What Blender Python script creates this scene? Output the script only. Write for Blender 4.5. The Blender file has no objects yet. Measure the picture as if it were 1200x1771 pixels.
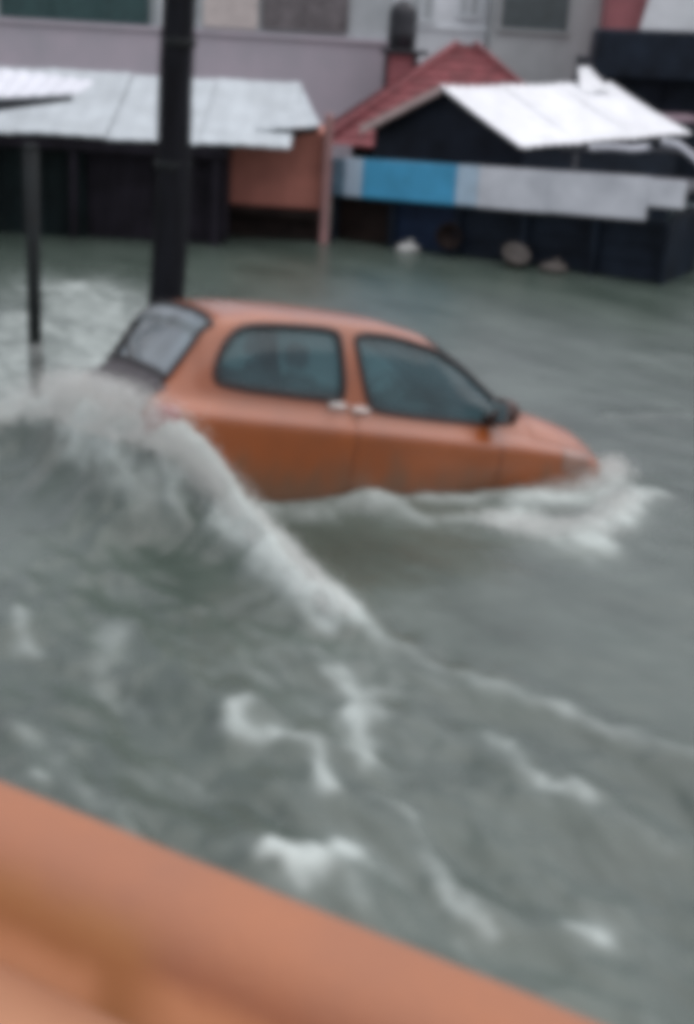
import bpy, math, random
import numpy as np
from mathutils import Vector, Matrix, Euler

R = math.radians
scene = bpy.context.scene
col = scene.collection
random.seed(7)

# ------------------------------------------------------------------ camera
cam_data = bpy.data.cameras.new('camera')
cam = bpy.data.objects.new('camera', cam_data)
col.objects.link(cam)
scene.camera = cam
PITCH, ROLL, CAM_H = R(19.4), R(3.4), 2.95
fw = Vector((0, math.cos(PITCH), -math.sin(PITCH)))
r0 = Vector((1, 0, 0))
u0 = r0.cross(fw)
rt = r0 * math.cos(ROLL) + u0 * math.sin(ROLL)
up = -r0 * math.sin(ROLL) + u0 * math.cos(ROLL)
cam.matrix_world = Matrix(((rt.x, up.x, -fw.x, 0), (rt.y, up.y, -fw.y, 0), (rt.z, up.z, -fw.z, CAM_H), (0, 0, 0, 1)))
cam_data.sensor_fit = 'VERTICAL'
cam_data.sensor_height = 24.0
cam_data.lens = 24.0 * 2400 / 1771
cam_data.clip_end = 1500
cam_data.clip_start = 0.1
cam_data.dof.use_dof = True            # focus hunting past the car
cam_data.dof.focus_distance = 400.0
cam_data.dof.aperture_fstop = 0.85
# a soft, low-resolution phone video frame
scene.cycles.pixel_filter_type = 'BLACKMAN_HARRIS'
scene.cycles.filter_width = 10.0

# ------------------------------------------------------------------ world, sun, exposure
world = bpy.data.worlds.new('World')
scene.world = world
world.use_nodes = True
wn = world.node_tree
wn.nodes.clear()
SUN_EL, SUN_AZ = R(76), R(80)      # azimuth clockwise from +Y
sky = wn.nodes.new('ShaderNodeTexSky')
sky.sky_type = 'NISHITA'
sky.sun_disc = False
sky.sun_elevation = SUN_EL
sky.sun_rotation = SUN_AZ
sky.dust_density = 1.5
sky.air_density = 1.5
hsv = wn.nodes.new('ShaderNodeHueSaturation')     # grey rain cloud takes most of the blue away
hsv.inputs['Saturation'].default_value = 0.32
bg = wn.nodes.new('ShaderNodeBackground')
bg.inputs['Strength'].default_value = 0.10
wo = wn.nodes.new('ShaderNodeOutputWorld')
wn.links.new(sky.outputs[0], hsv.inputs['Color'])
tint = wn.nodes.new('ShaderNodeMix')                # faint mauve of the rain cloud
tint.data_type = 'RGBA'
tint.blend_type = 'MULTIPLY'
tint.inputs[0].default_value = 1.0
tint.inputs[7].default_value = (1.05, 0.97, 1.03, 1)
wn.links.new(hsv.outputs[0], tint.inputs[6])
wn.links.new(tint.outputs[2], bg.inputs[0])
wn.links.new(bg.outputs[0], wo.inputs[0])
sd = bpy.data.lights.new('sun', 'SUN')
sd.energy = 1.5
sd.angle = R(110)
sd.color = (1.0, 0.96, 0.92)
sun = bpy.data.objects.new('sun', sd)
col.objects.link(sun)
sdir = Vector((math.sin(SUN_AZ) * math.cos(SUN_EL), math.cos(SUN_AZ) * math.cos(SUN_EL), math.sin(SUN_EL)))
sun.rotation_euler = sdir.to_track_quat('Z', 'Y').to_euler()
scene.view_settings.view_transform = 'Standard'
scene.view_settings.look = 'None'
scene.view_settings.exposure = 0.46
scene.view_settings.gamma = 1.0
scene.view_settings.use_curve_mapping = False

# ------------------------------------------------------------------ materials
def mat(name, c, rough=0.7, var=0.12, scale=4.0, bump=0.0, bscale=20.0, metal=0.0, coat=0.0, spec=0.5, c2=None, stretch=(1, 1, 1)):
    m = bpy.data.materials.new(name)
    m.use_nodes = True
    nt = m.node_tree
    b = nt.nodes['Principled BSDF']
    b.inputs['Roughness'].default_value = rough
    b.inputs['Metallic'].default_value = metal
    b.inputs['Specular IOR Level'].default_value = spec
    b.inputs['Coat Weight'].default_value = coat
    b.inputs['Coat Roughness'].default_value = 0.22
    tc = nt.nodes.new('ShaderNodeTexCoord')
    mp = nt.nodes.new('ShaderNodeMapping')
    mp.inputs['Scale'].default_value = stretch
    nt.links.new(tc.outputs['Object'], mp.inputs[0])
    n = nt.nodes.new('ShaderNodeTexNoise')
    n.inputs['Scale'].default_value = scale
    n.inputs['Detail'].default_value = 6
    n.inputs['Roughness'].default_value = 0.65
    nt.links.new(mp.outputs[0], n.inputs['Vector'])
    mx = nt.nodes.new('ShaderNodeMix')
    mx.data_type = 'RGBA'
    lo = c2 if c2 else tuple(max(0, v * (1 - 2.2 * var)) for v in c)
    hi = tuple(min(1, v * (1 + var)) for v in c)
    mx.inputs[6].default_value = (*lo, 1)
    mx.inputs[7].default_value = (*hi, 1)
    rp = nt.nodes.new('ShaderNodeMapRange')
    rp.inputs[1].default_value = 0.3
    rp.inputs[2].default_value = 0.65
    nt.links.new(n.outputs[0], rp.inputs[0])
    nt.links.new(rp.outputs[0], mx.inputs[0])
    nt.links.new(mx.outputs[2], b.inputs['Base Color'])
    if bump:
        n2 = nt.nodes.new('ShaderNodeTexNoise')
        n2.inputs['Scale'].default_value = bscale
        n2.inputs['Detail'].default_value = 5
        nt.links.new(mp.outputs[0], n2.inputs['Vector'])
        bp = nt.nodes.new('ShaderNodeBump')
        bp.inputs['Strength'].default_value = bump
        bp.inputs['Distance'].default_value = 0.02
        nt.links.new(n2.outputs[0], bp.inputs['Height'])
        nt.links.new(bp.outputs[0], b.inputs['Normal'])
    return m

M = {}
M['paint'] = mat('orange_car_paint', (0.285, 0.064, 0.002), 0.42, 0.08, 3.0, coat=1.0, spec=0.45)
M['paint'].node_tree.nodes['Principled BSDF'].inputs['Coat IOR'].default_value = 1.60
def muddy(m):
    nt = m.node_tree; b = nt.nodes['Principled BSDF']
    src = b.inputs['Base Color'].links[0].from_socket
    tc = nt.nodes.new('ShaderNodeTexCoord'); sp = nt.nodes.new('ShaderNodeSeparateXYZ')
    nt.links.new(tc.outputs['Object'], sp.inputs[0])
    ns = nt.nodes.new('ShaderNodeTexNoise'); ns.inputs['Scale'].default_value = 7; ns.inputs['Detail'].default_value = 7
    mp = nt.nodes.new('ShaderNodeMapping'); mp.inputs['Scale'].default_value = (1, 1, 0.35)
    nt.links.new(tc.outputs['Object'], mp.inputs[0]); nt.links.new(mp.outputs[0], ns.inputs['Vector'])
    ad = nt.nodes.new('ShaderNodeMath'); ad.operation = 'MULTIPLY_ADD'
    ad.inputs[1].default_value = 0.55; nt.links.new(ns.outputs[0], ad.inputs[0]); nt.links.new(sp.outputs['Z'], ad.inputs[2])
    mr = nt.nodes.new('ShaderNodeMapRange'); mr.inputs[1].default_value = 0.64; mr.inputs[2].default_value = 0.88
    mr.inputs[3].default_value = 0.75; mr.inputs[4].default_value = 0.0
    nt.links.new(ad.outputs[0], mr.inputs[0])
    mx = nt.nodes.new('ShaderNodeMix'); mx.data_type = 'RGBA'
    mx.inputs[7].default_value = (0.13, 0.075, 0.04, 1)
    nt.links.new(mr.outputs[0], mx.inputs[0]); nt.links.new(src, mx.inputs[6]); nt.links.new(mx.outputs[2], b.inputs['Base Color'])
muddy(M['paint'])
M['seal'] = mat('black_rubber', (0.012, 0.011, 0.012), 0.5, 0.1)
M['tail_shade'] = mat('shade_dark_tailgate', (0.045, 0.04, 0.042), 0.45, 0.15)  # shadow under the rear glass put into the tailgate colour
M['trim'] = mat('dark_interior', (0.018, 0.022, 0.024), 0.8, 0.2)
M['seat'] = mat('seat_cloth', (0.03, 0.04, 0.045), 0.9, 0.2)
M['chrome'] = mat('handle_glint_metal', (0.75, 0.72, 0.68), 0.3, 0.05, metal=0.3)
M['mirror'] = mat('mirror_glass', (0.85, 0.87, 0.88), 0.05, 0.02, metal=1.0)
M['housing'] = mat('mirror_housing', (0.05, 0.018, 0.012), 0.4, 0.1)
M['lamp'] = mat('headlamp_lens', (0.26, 0.15, 0.11), 0.2, 0.1, coat=0.6)
M['tail'] = mat('tail_lens', (0.3, 0.02, 0.015), 0.15, 0.1, coat=1.0)
M['pole'] = mat('wet_dark_wood', (0.010, 0.012, 0.016), 0.85, 0.35, 6.0, 0.5, 30, spec=0.2, stretch=(3, 3, 0.25))
M['post'] = mat('dark_green_steel', (0.004, 0.009, 0.010), 0.8, 0.25, 9.0, 0.2)
M['pale_coat'] = mat('pale_grey_coat', (0.17, 0.19, 0.18), 0.6, 0.2, 12)
M['roofgrey'] = mat('zinc_sheet', (0.42, 0.48, 0.50), 0.55, 0.10, 2.0, metal=0.1)
M['roofwhite'] = mat('white_sheet', (0.74, 0.78, 0.80), 0.5, 0.08, 2.0)
M['roofpale'] = mat('pale_sheet', (0.66, 0.70, 0.75), 0.55, 0.08, 2.0)
M['darkgreen'] = mat('dark_green_shutter', (0.0078, 0.0156, 0.0164), 0.6, 0.25, 3.0, spec=0.15)
M['darkpurple'] = mat('dark_plum_board', (0.0180, 0.0162, 0.0225), 0.7, 0.3, 2.0, spec=0.15)
M['darknavy'] = mat('dark_navy_board', (0.0115, 0.0182, 0.0288), 0.6, 0.3, 2.0, spec=0.15)
M['navyblue'] = mat('navy_blue_board', (0.010, 0.022, 0.050), 0.6, 0.2, 2.0, spec=0.2)
M['darkbrown'] = mat('dark_brown_board', (0.0180, 0.0120, 0.0102), 0.7, 0.3, 3.0, spec=0.15)
M['pinkwall'] = mat('pink_plaster', (0.42, 0.165, 0.125), 0.85, 0.14, 1.6, 0.2)
M['pinkpost'] = mat('pink_post_paint', (0.34, 0.19, 0.18), 0.8, 0.12)
M['lavwall'] = mat('lavender_plaster', (0.50, 0.45, 0.50), 0.9, 0.09, 0.7, 0.2, c2=(0.43, 0.42, 0.46))
M['upper'] = mat('grey_plaster', (0.46, 0.51, 0.52), 0.9, 0.1, 1.0)
M['shutter'] = mat('bottle_green_shutter', (0.035, 0.085, 0.085), 0.6, 0.15)
M['cream'] = mat('cream_panel', (0.62, 0.57, 0.54), 0.85, 0.08)
M['dimwin'] = mat('dim_window', (0.17, 0.16, 0.165), 0.5, 0.2)
M['redroof'] = mat('red_roof_tile', (0.20, 0.052, 0.058), 0.75, 0.22, 5.0, 0.4, 30)
M['tank'] = mat('dark_tank_plastic', (0.016, 0.020, 0.026), 0.5, 0.2)
M['greywall'] = mat('grey_green_plaster', (0.42, 0.46, 0.46), 0.9, 0.1, 0.8)
M['whitewall'] = mat('white_plaster', (0.78, 0.84, 0.86), 0.85, 0.08, 1.0)
M['redwall'] = mat('rose_wall', (0.34, 0.13, 0.14), 0.85, 0.15, 1.0)
M['signblue'] = mat('sign_blue', (0.07, 0.40, 0.66), 0.45, 0.1, 2.5)
M['signpale'] = mat('sign_pale_blue', (0.46, 0.62, 0.74), 0.45, 0.08)
M['signteal'] = mat('sign_teal', (0.12, 0.24, 0.32), 0.45, 0.15)
M['signgrey'] = mat('sign_weathered_grey', (0.68, 0.72, 0.76), 0.55, 0.12, 1.6, c2=(0.52, 0.56, 0.60))
M['tarp'] = mat('white_tarpaulin', (0.62, 0.66, 0.72), 0.6, 0.08)
M['tarpdark'] = mat('dark_tarpaulin', (0.03, 0.035, 0.045), 0.6, 0.2)
M['bag'] = mat('pale_plastic', (0.40, 0.42, 0.40), 0.5, 0.15)
M['tan'] = mat('tan_plastic', (0.10, 0.09, 0.08), 0.6, 0.2)
M['teal'] = mat('grey_teal_plaster', (0.10, 0.14, 0.15), 0.8, 0.2)
M['peach'] = mat('peach_wall_paint', (0.50, 0.26, 0.15), 0.9, 0.05, 1.2, 0.25, 45)
M['terracotta'] = mat('terracotta_coping_paint', (0.36, 0.16, 0.092), 0.85, 0.10, 1.6, 0.3, 40, c2=(0.31, 0.15, 0.10))
M['ochre'] = mat('ochre_trim_paint', (0.38, 0.175, 0.07), 0.8, 0.08, 2.0, 0.2, 40)

def glass_mat(name, tint, rough, film=(0.5, 0.5, 0.5), amount=0.0):
    m = bpy.data.materials.new(name)
    m.use_nodes = True
    nt = m.node_tree
    nt.nodes.clear()
    out = nt.nodes.new('ShaderNodeOutputMaterial')
    tr = nt.nodes.new('ShaderNodeBsdfTransparent')
    tr.inputs[0].default_value = (*tint, 1)
    gl = nt.nodes.new('ShaderNodeBsdfGlossy')
    gl.inputs['Roughness'].default_value = rough
    lw = nt.nodes.new('ShaderNodeFresnel')
    lw.inputs[0].default_value = 1.6
    mx = nt.nodes.new('ShaderNodeMixShader')
    nt.links.new(lw.outputs[0], mx.inputs[0])
    df = nt.nodes.new('ShaderNodeBsdfDiffuse')
    df.inputs[0].default_value = (*film, 1)
    m2 = nt.nodes.new('ShaderNodeMixShader')
    tc = nt.nodes.new('ShaderNodeTexCoord')
    ns = nt.nodes.new('ShaderNodeTexNoise')
    ns.inputs['Scale'].default_value = 3.5
    ns.inputs['Detail'].default_value = 5
    nt.links.new(tc.outputs['Object'], ns.inputs['Vector'])
    mr = nt.nodes.new('ShaderNodeMapRange')
    mr.inputs[1].default_value = 0.3; mr.inputs[2].default_value = 0.7
    mr.inputs[3].default_value = amount * 0.5; mr.inputs[4].default_value = amount * 1.5
    nt.links.new(ns.outputs[0], mr.inputs[0])
    nt.links.new(mr.outputs[0], m2.inputs[0])
    nt.links.new(tr.outputs[0], m2.inputs[1])
    nt.links.new(df.outputs[0], m2.inputs[2])
    nt.links.new(m2.outputs[0], mx.inputs[1])
    nt.links.new(gl.outputs[0], mx.inputs[2])
    nt.links.new(mx.outputs[0], out.inputs[0])
    return m
M['glass'] = glass_mat('tinted_car_glass', (0.40, 0.62, 0.66), 0.06, (0.085, 0.20, 0.22), 0.30)
M['pale_film'] = glass_mat('pale_film_glass', (0.4, 0.5, 0.52), 0.12, (0.34, 0.42, 0.45), 0.55)  # pale diffuse film mixed unevenly over the rear glass

# ------------------------------------------------------------------ mesh helpers
def obj(name, verts, faces, m, parent=None, smooth=False):
    me = bpy.data.meshes.new(name)
    me.from_pydata([tuple(map(float, v)) for v in verts], [], [tuple(map(int, f)) for f in faces])
    me.materials.append(m)
    if smooth:
        me.polygons.foreach_set('use_smooth', [True] * len(me.polygons))
    me.update()
    o = bpy.data.objects.new(name, me)
    col.objects.link(o)
    if parent:
        o.parent = parent
    return o

def tag(o, label=None, cat=None, group=None, kind=None):
    if label: o['label'] = label
    if cat: o['category'] = cat
    if group: o['group'] = group
    if kind: o['kind'] = kind
    return o

def thing(name, label, cat, loc=(0, 0, 0), rot=(0, 0, 0), group=None):
    o = bpy.data.objects.new(name, None)
    o.location = loc
    o.rotation_euler = rot
    o.empty_display_size = 0.2
    col.objects.link(o)
    return tag(o, label, cat, group)

def bevel(o, w=0.01, seg=2):
    md = o.modifiers.new('bevel', 'BEVEL')
    md.width = w
    md.segments = seg
    md.limit_method = 'ANGLE'
    return o

BF = [(0, 3, 2, 1), (4, 5, 6, 7), (0, 1, 5, 4), (1, 2, 6, 5), (2, 3, 7, 6), (3, 0, 4, 7)]
def box(name, x0, x1, y0, y1, z0, z1, m, parent=None, bv=0.012):
    v = [(x0, y0, z0), (x1, y0, z0), (x1, y1, z0), (x0, y1, z0), (x0, y0, z1), (x1, y0, z1), (x1, y1, z1), (x0, y1, z1)]
    o = obj(name, v, BF, m, parent)
    return bevel(o, bv) if bv else o

def hexa(name, v8, m, parent=None, bv=0.01):
    o = obj(name, v8, BF, m, parent)
    return bevel(o, bv) if bv else o

def tube(name, pts, rad, m, parent=None, n=8, closed=False):
    pts = [Vector(p) for p in pts]
    k = len(pts)
    rads = rad if isinstance(rad, (list, tuple)) else [rad] * k
    V, Fc = [], []
    for i, p in enumerate(pts):
        a = pts[(i - 1) % k] if (closed or i > 0) else pts[i]
        b = pts[(i + 1) % k] if (closed or i < k - 1) else pts[i]
        t = (b - a).normalized()
        ref = Vector((0, 0, 1)) if abs(t.z) < 0.9 else Vector((1, 0, 0))
        s = t.cross(ref).normalized()
        q = s.cross(t)
        for j in range(n):
            an = 2 * math.pi * j / n
            V.append(p + (s * math.cos(an) + q * math.sin(an)) * rads[i])
    for i in range(k if closed else k - 1):
        i2 = (i + 1) % k
        for j in range(n):
            j2 = (j + 1) % n
            Fc.append((i * n + j, i * n + j2, i2 * n + j2, i2 * n + j))
    if not closed:
        Fc.append(tuple(range(n))[::-1])
        Fc.append(tuple((k - 1) * n + j for j in range(n)))
    return obj(name, V, Fc, m, parent, smooth=True)

def lathe(name, prof, m, parent=None, n=24, loc=(0, 0, 0)):
    V, Fc = [], []
    for r, z in prof:
        for j in range(n):
            a = 2 * math.pi * j / n
            V.append((loc[0] + r * math.cos(a), loc[1] + r * math.sin(a), loc[2] + z))
    for i in range(len(prof) - 1):
        for j in range(n):
            j2 = (j + 1) % n
            Fc.append((i * n + j, i * n + j2, (i + 1) * n + j2, (i + 1) * n + j))
    Fc.append(tuple(range(n))[::-1])
    Fc.append(tuple((len(prof) - 1) * n + j for j in range(n)))
    return obj(name, V, Fc, m, parent, smooth=True)

def corrugated(name, p00, p10, p11, p01, m, parent=None, pitch=0.26, amp=0.004, thick=0.012):
    """sheet: p00-p10 is the eave, p01-p11 the ridge; waves run eave to ridge"""
    p00, p10, p11, p01 = [np.array(p, float) for p in (p00, p10, p11, p01)]
    L = np.linalg.norm(p10 - p00)
    nu = max(8, int(L / pitch * 6))
    nv = 5
    nrm = np.cross(p10 - p00, p01 - p00)
    nrm = nrm / np.linalg.norm(nrm)
    if nrm[2] < 0: nrm = -nrm
    V, Fc = [], []
    for layer in (0, 1):
        for j in range(nv + 1):
            t = j / nv
            for i in range(nu + 1):
                s = i / nu
                p = (p00 * (1 - s) + p10 * s) * (1 - t) + (p01 * (1 - s) + p11 * s) * t
                h = amp * math.sin(2 * math.pi * s * L / pitch) + 0.012 * math.sin(3.1 * s * L + 2.2 * t) - 0.02 * math.sin(math.pi * t)
                V.append(p + nrm * (h - layer * thick))
    st = (nu + 1) * (nv + 1)
    for j in range(nv):
        for i in range(nu):
            a = j * (nu + 1) + i
            q = (a, a + 1, a + nu + 2, a + nu + 1)
            Fc.append(q)
            Fc.append(tuple(x + st for x in q[::-1]))
    for i in range(nu):
        Fc.append((i, i + st, i + 1 + st, i + 1))
        a = nv * (nu + 1) + i
        Fc.append((a, a + 1, a + 1 + st, a + st))
    for j in range(nv):
        for a, b in ((j * (nu + 1), (j + 1) * (nu + 1)), (j * (nu + 1) + nu, (j + 1) * (nu + 1) + nu)):
            Fc.append((a, b, b + st, a + st))
    return obj(name, V, Fc, m, parent, smooth=False)

# ------------------------------------------------------------------ numpy noise
def _hash(ix, iy, seed):
    n = (ix.astype(np.int64) * 374761393 + iy.astype(np.int64) * 668265263 + seed * 974634777) & 0x7fffffff
    n = ((n ^ (n >> 13)) * 1274126177) & 0x7fffffff
    return ((n ^ (n >> 16)) & 0xffff) / 65535.0
def vnoise(x, y, seed=0):
    ix, iy = np.floor(x), np.floor(y)
    fx, fy = x - ix, y - iy
    fx = fx * fx * fx * (fx * (fx * 6 - 15) + 10)
    fy = fy * fy * fy * (fy * (fy * 6 - 15) + 10)
    a = _hash(ix, iy, seed); b = _hash(ix + 1, iy, seed); c = _hash(ix, iy + 1, seed); d = _hash(ix + 1, iy + 1, seed)
    return (a * (1 - fx) + b * fx) * (1 - fy) + (c * (1 - fx) + d * fx) * fy
def fbm(x, y, seed=0, octv=4):
    s = 0; a = 0.5
    for o in range(octv):
        s = s + a * vnoise(x * 2 ** o + 13.7 * o, y * 2 ** o - 7.1 * o, seed + o)
        a *= 0.5
    return s

# ------------------------------------------------------------------ the flood water
CAR_POS = Vector((-0.071, 9.149, -0.367))
CAR_ROT = Euler((R(-6.85), R(7.68), R(26.93)), 'XYZ')
CAR_MAT = Matrix.Translation(CAR_POS) @ CAR_ROT.to_matrix().to_4x4()

W_O = np.array((-1.15, 4.21)); W_D = np.array((0.874, -0.487)); W_N = np.array((-0.487, -0.874))   # wall outer edge, along, inward

def axis(lo, hi, step, lo_end, hi_end, grow=1.06):
    a = list(np.arange(lo, hi, step))
    s, x = step, a[-1]
    up_ = []
    while x < hi_end:
        s *= grow; x += s; up_.append(x)
    s, x = step, lo
    dn = []
    while x > lo_end:
        s *= grow; x -= s; dn.append(x)
    return np.array(dn[::-1] + a + up_)
gx = axis(-3.3, 3.0, 0.027, -400, 400, 1.07)
gy = axis(3.0, 10.6, 0.027, -12, 700, 1.022)
X, Y = np.meshgrid(gx, gy)

def poly_dist(X, Y, pts):
    """distance, side (+ left of travel) and interpolated extra values along a polyline"""
    best = np.full(X.shape, 1e9); side = np.zeros(X.shape)
    ext = [np.zeros(X.shape) for _ in pts[0][2:]]
    for a, b in zip(pts[:-1], pts[1:]):
        dx, dy = b[0] - a[0], b[1] - a[1]
        l2 = dx * dx + dy * dy
        t = np.clip(((X - a[0]) * dx + (Y - a[1]) * dy) / l2, 0, 1)
        d = np.hypot(X - a[0] - t * dx, Y - a[1] - t * dy)
        k = d < best
        best = np.where(k, d, best)
        side = np.where(k, np.sign(dx * (Y - a[1]) - dy * (X - a[0])), side)
        for e in range(len(ext)):
            ext[e] = np.where(k, a[2 + e] * (1 - t) + b[2 + e] * t, ext[e])
    return best, side, ext

# warp the coordinates a little so no stroke has a ruled edge
wx = X + 0.24 * (fbm(X * 2.3, Y * 2.3, 3) - 0.47) + 0.05 * (fbm(X * 9, Y * 9, 5) - 0.47)
wy = Y + 0.32 * (fbm(X * 2.3, Y * 2.3, 4) - 0.47) + 0.07 * (fbm(X * 9, Y * 9, 6) - 0.47)

# crest: x, y, height, width on the near/left side, width on the far/right side, foam
crest = [(-3.6, 9.5, 0.06, 0.5, 1.6, 0.3), (-2.65, 9.35, 0.18, 0.45, 1.3, 0.45), (-2.3, 9.35, 0.28, 0.42, 1.0, 0.75), (-1.95, 9.0, 0.45, 0.42, 0.6, 0.95),
         (-1.6, 8.40, 0.56, 0.40, 0.5, 1.0), (-1.28, 7.90, 0.68, 0.36, 0.5, 1.0), (-1.02, 7.84, 0.60, 0.28, 0.3, 1.0),
         (-0.70, 7.72, 0.36, 0.25, 0.25, 1.0), (-0.36, 7.16, 0.25, 0.22, 0.22, 1.0), (-0.10, 6.72, 0.20, 0.20, 0.20, 1.0), (0.02, 6.48, 0.15, 0.16, 0.16, 1.0), (0.06, 6.38, 0.06, 0.12, 0.15, 0.1)]
d, side, (ch, wl, wr, cf) = poly_dist(wx, wy, crest)
w_ = np.where(side > 0, wr, wl)
Hh = ch * np.exp(-np.sqrt((d / (0.62 * w_)) ** 2 + 0.04) ** 1.15 + 0.157)
lum = fbm(X * 2.6, Y * 2.6, 91) - 0.47
Hh = Hh * (1 + 0.35 * lum) + 0.10 * np.clip(Hh, 0, 0.6) * (fbm(X * 7, Y * 7, 95) - 0.47) * 2
fw_l = 0.09 + 0.16 * np.clip(ch, 0, 0.7)
fw_r = 0.10 + 0.60 * np.clip(ch, 0, 0.7)
foam = cf * np.exp(-(d / np.where(side > 0, fw_r, fw_l)) ** 2)

STROKES = [
    ([(-0.18, 4.40), (-0.06, 4.32), (0.07, 4.47)], 0.060, 1.0, 0.06),
    ([(-1.24, 4.90), (-1.18, 4.86)], 0.030, 0.60, 0.05),
    ([(-0.00, 6.75), (0.15, 6.51), (0.38, 6.30), (0.74, 6.02), (1.11, 5.71), (1.56, 5.34), (1.87, 5.09)], 0.070, 0.42, 0.09),
    ([(-0.00, 6.14), (0.08, 5.81), (0.07, 5.52), (0.12, 5.22)], 0.100, 0.80, 0.06),
    ([(-0.44, 5.56), (-0.34, 5.36), (-0.16, 5.28), (-0.06, 5.07), (-0.02, 4.91)], 0.047, 0.70, 0.04),
    ([(0.23, 4.94), (0.34, 4.80), (0.38, 4.60), (0.43, 4.33), (0.58, 4.16)], 0.048, 0.50, 0.05),
    ([(0.91, 4.22), (1.00, 4.12)], 0.049, 0.85, 0.04),
    ([(0.65, 5.59), (0.92, 5.18), (1.05, 5.07)], 0.051, 0.50, 0.04),
    ([(-1.24, 7.02), (-1.12, 6.80)], 0.090, 0.20, 0.03),
    ([(-1.20, 6.44), (-1.02, 5.87)], 0.129, 0.38, 0.04),
    ([(-1.63, 6.53), (-1.51, 6.15)], 0.067, 0.50, 0.03),
    ([(-1.72, 7.45), (-1.62, 7.30)], 0.060, 0.20, 0.03),
    ([(-0.59, 8.10), (-0.22, 8.17), (0.15, 8.42), (0.40, 8.28), (0.82, 8.44)], 0.074, 0.50, 0.05),
    ([(0.96, 8.36), (1.26, 8.11), (1.52, 8.03)], 0.155, 0.95, 0.07),
    ([(1.49, 8.10), (1.77, 8.59), (1.96, 9.04)], 0.125, 0.95, 0.12),
    ([(0.29, 5.65), (0.55, 5.21), (0.80, 4.78)], 0.141, 0.16, 0.03),
    ([(0.83, 4.66), (1.28, 4.51)], 0.202, 0.14, 0.02),
    ([(-0.04, 5.39), (0.06, 5.10)], 0.031, 0.20, 0.02),
    ([(-3.16, 15.31), (-2.41, 13.01), (-2.01, 11.0)], 0.60, 0.60, 0.04),
    ([(-3.3, 13.5), (-3.02, 11.71), (-2.56, 9.8)], 0.45, 0.58, 0.04),
    ([(2.10, 11.16), (2.81, 11.32)], 0.062, 0.25, 0.05),
    ([(-1.74, 14.28), (-1.52, 14.99)], 0.195, 0.25, 0.02),
    ([(-2.01, 6.80), (-1.75, 7.27)], 0.123, 0.20, 0.03),
]
wvar = 0.50 + 1.9 * fbm(X * 2.7, Y * 2.7, 121, 3)
STROKES += [([(-0.75, 8.0), (-0.2, 8.24), (0.3, 8.48), (0.9, 8.78), (1.5, 9.06)], 0.075, 0.55, 0.10),
            ([(1.15, 8.72), (1.6, 8.92), (1.88, 9.35)], 0.12, 0.85, 0.22), ([(0.1, 8.42), (0.25, 8.40)], 0.10, 0.7, 0.12)]
r9 = random.Random(42)
for _ in range(46):
    x, y = r9.uniform(-2.2, 1.9), r9.uniform(4.0, 7.4)
    if (x + 0.1) * 0.56 + (y - 6.5) * 0.83 > 0.1: continue
    pts, an = [], R(-58 + r9.uniform(-14, 22))
    for k in range(r9.randint(3, 6)):
        pts.append((x, y))
        an += R(r9.uniform(-22, 22)); st_ = r9.uniform(0.10, 0.22)
        x += math.cos(an) * st_; y += math.sin(an) * st_
    STROKES.append((pts, r9.uniform(0.02, 0.05), r9.uniform(0.12, 0.32), 0.03))
for pts, wd, stg, hh in STROKES:
    dd, _, _ = poly_dist(wx, wy, pts)
    g = np.exp(-(dd / (wd * wvar)) ** 2)
    foam = np.maximum(foam, 0.80 * np.maximum(stg * g, 0.35 * stg * np.exp(-(dd / (wd * 2.8)) ** 2)))
    Hh = Hh + 0.32 * hh * np.exp(-(dd / (wd * 1.6)) ** 2)

dd, _, (rise,) = poly_dist(X, Y, [(-0.9, 7.95, 0.09), (0.2, 8.45, 0.06), (0.9, 8.8, 0.03), (1.5, 9.1, -0.06), (1.75, 9.6, -0.05), (1.75, 10.2, 0.0)])
Hh = Hh + rise * np.exp(-(dd / 0.35) ** 2)
# chop: torn and steep left of the diagonal, long and smooth on the right
fall = 1 / (1 + np.maximum(0, (Y - 9) / 5) ** 2)
diag = (X + 0.10) * 0.56 + (Y - 6.5) * 0.83        # >0 beyond the diagonal
rough_z = 1 / (1 + np.exp(diag / 0.25))
rough_z = np.maximum(rough_z, 0.7 / (1 + np.exp((X + 1.6) / 0.2)))
fl = (X * 0.55 - Y * 0.83); ac = (X * 0.83 + Y * 0.55)
n1 = fbm(fl * 1.1, ac * 2.2, 21) - 0.47
n2 = fbm(fl * 3.1, ac * 5.0, 31) - 0.47
n3 = 1 - np.abs(2 * fbm(fl * 2.0 + n1 * 1.5, ac * 3.6, 41) - 0.94)
Hh = Hh + fall * rough_z * (0.22 * n1 + 0.04 * n2 + 0.03 * (n3 - 0.8) + 0.16 * (fbm(fl * 0.55, ac * 1.1, 111) - 0.47))
c1 = fbm(X * 0.9, Y * 1.1, 51) - 0.47
c2 = fbm(X * 3.0, Y * 3.4, 61) - 0.47
Hh = Hh + fall * (1 - rough_z) * (0.05 * c1 + 0.018 * c2)
foam = np.clip(foam + 0.16 * rough_z * fall * (n3 - 0.75) * 2 * (1 - np.exp(-((X + 1.6) ** 2 + (Y - 7.7) ** 2) / 0.8)), 0, 1)
# foam is lumpy
Hh = Hh + foam * fall * 0.05 * (fbm(X * 8, Y * 8, 71) - 0.47)
# water running up against the near wall
wt = (X - W_O[0]) * W_D[0] + (Y - W_O[1]) * W_D[1]
wq = (X - W_O[0]) * W_N[0] + (Y - W_O[1]) * W_N[1]
Hh = Hh + 0.06 * np.exp(-(wq / 0.25) ** 2)
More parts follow.
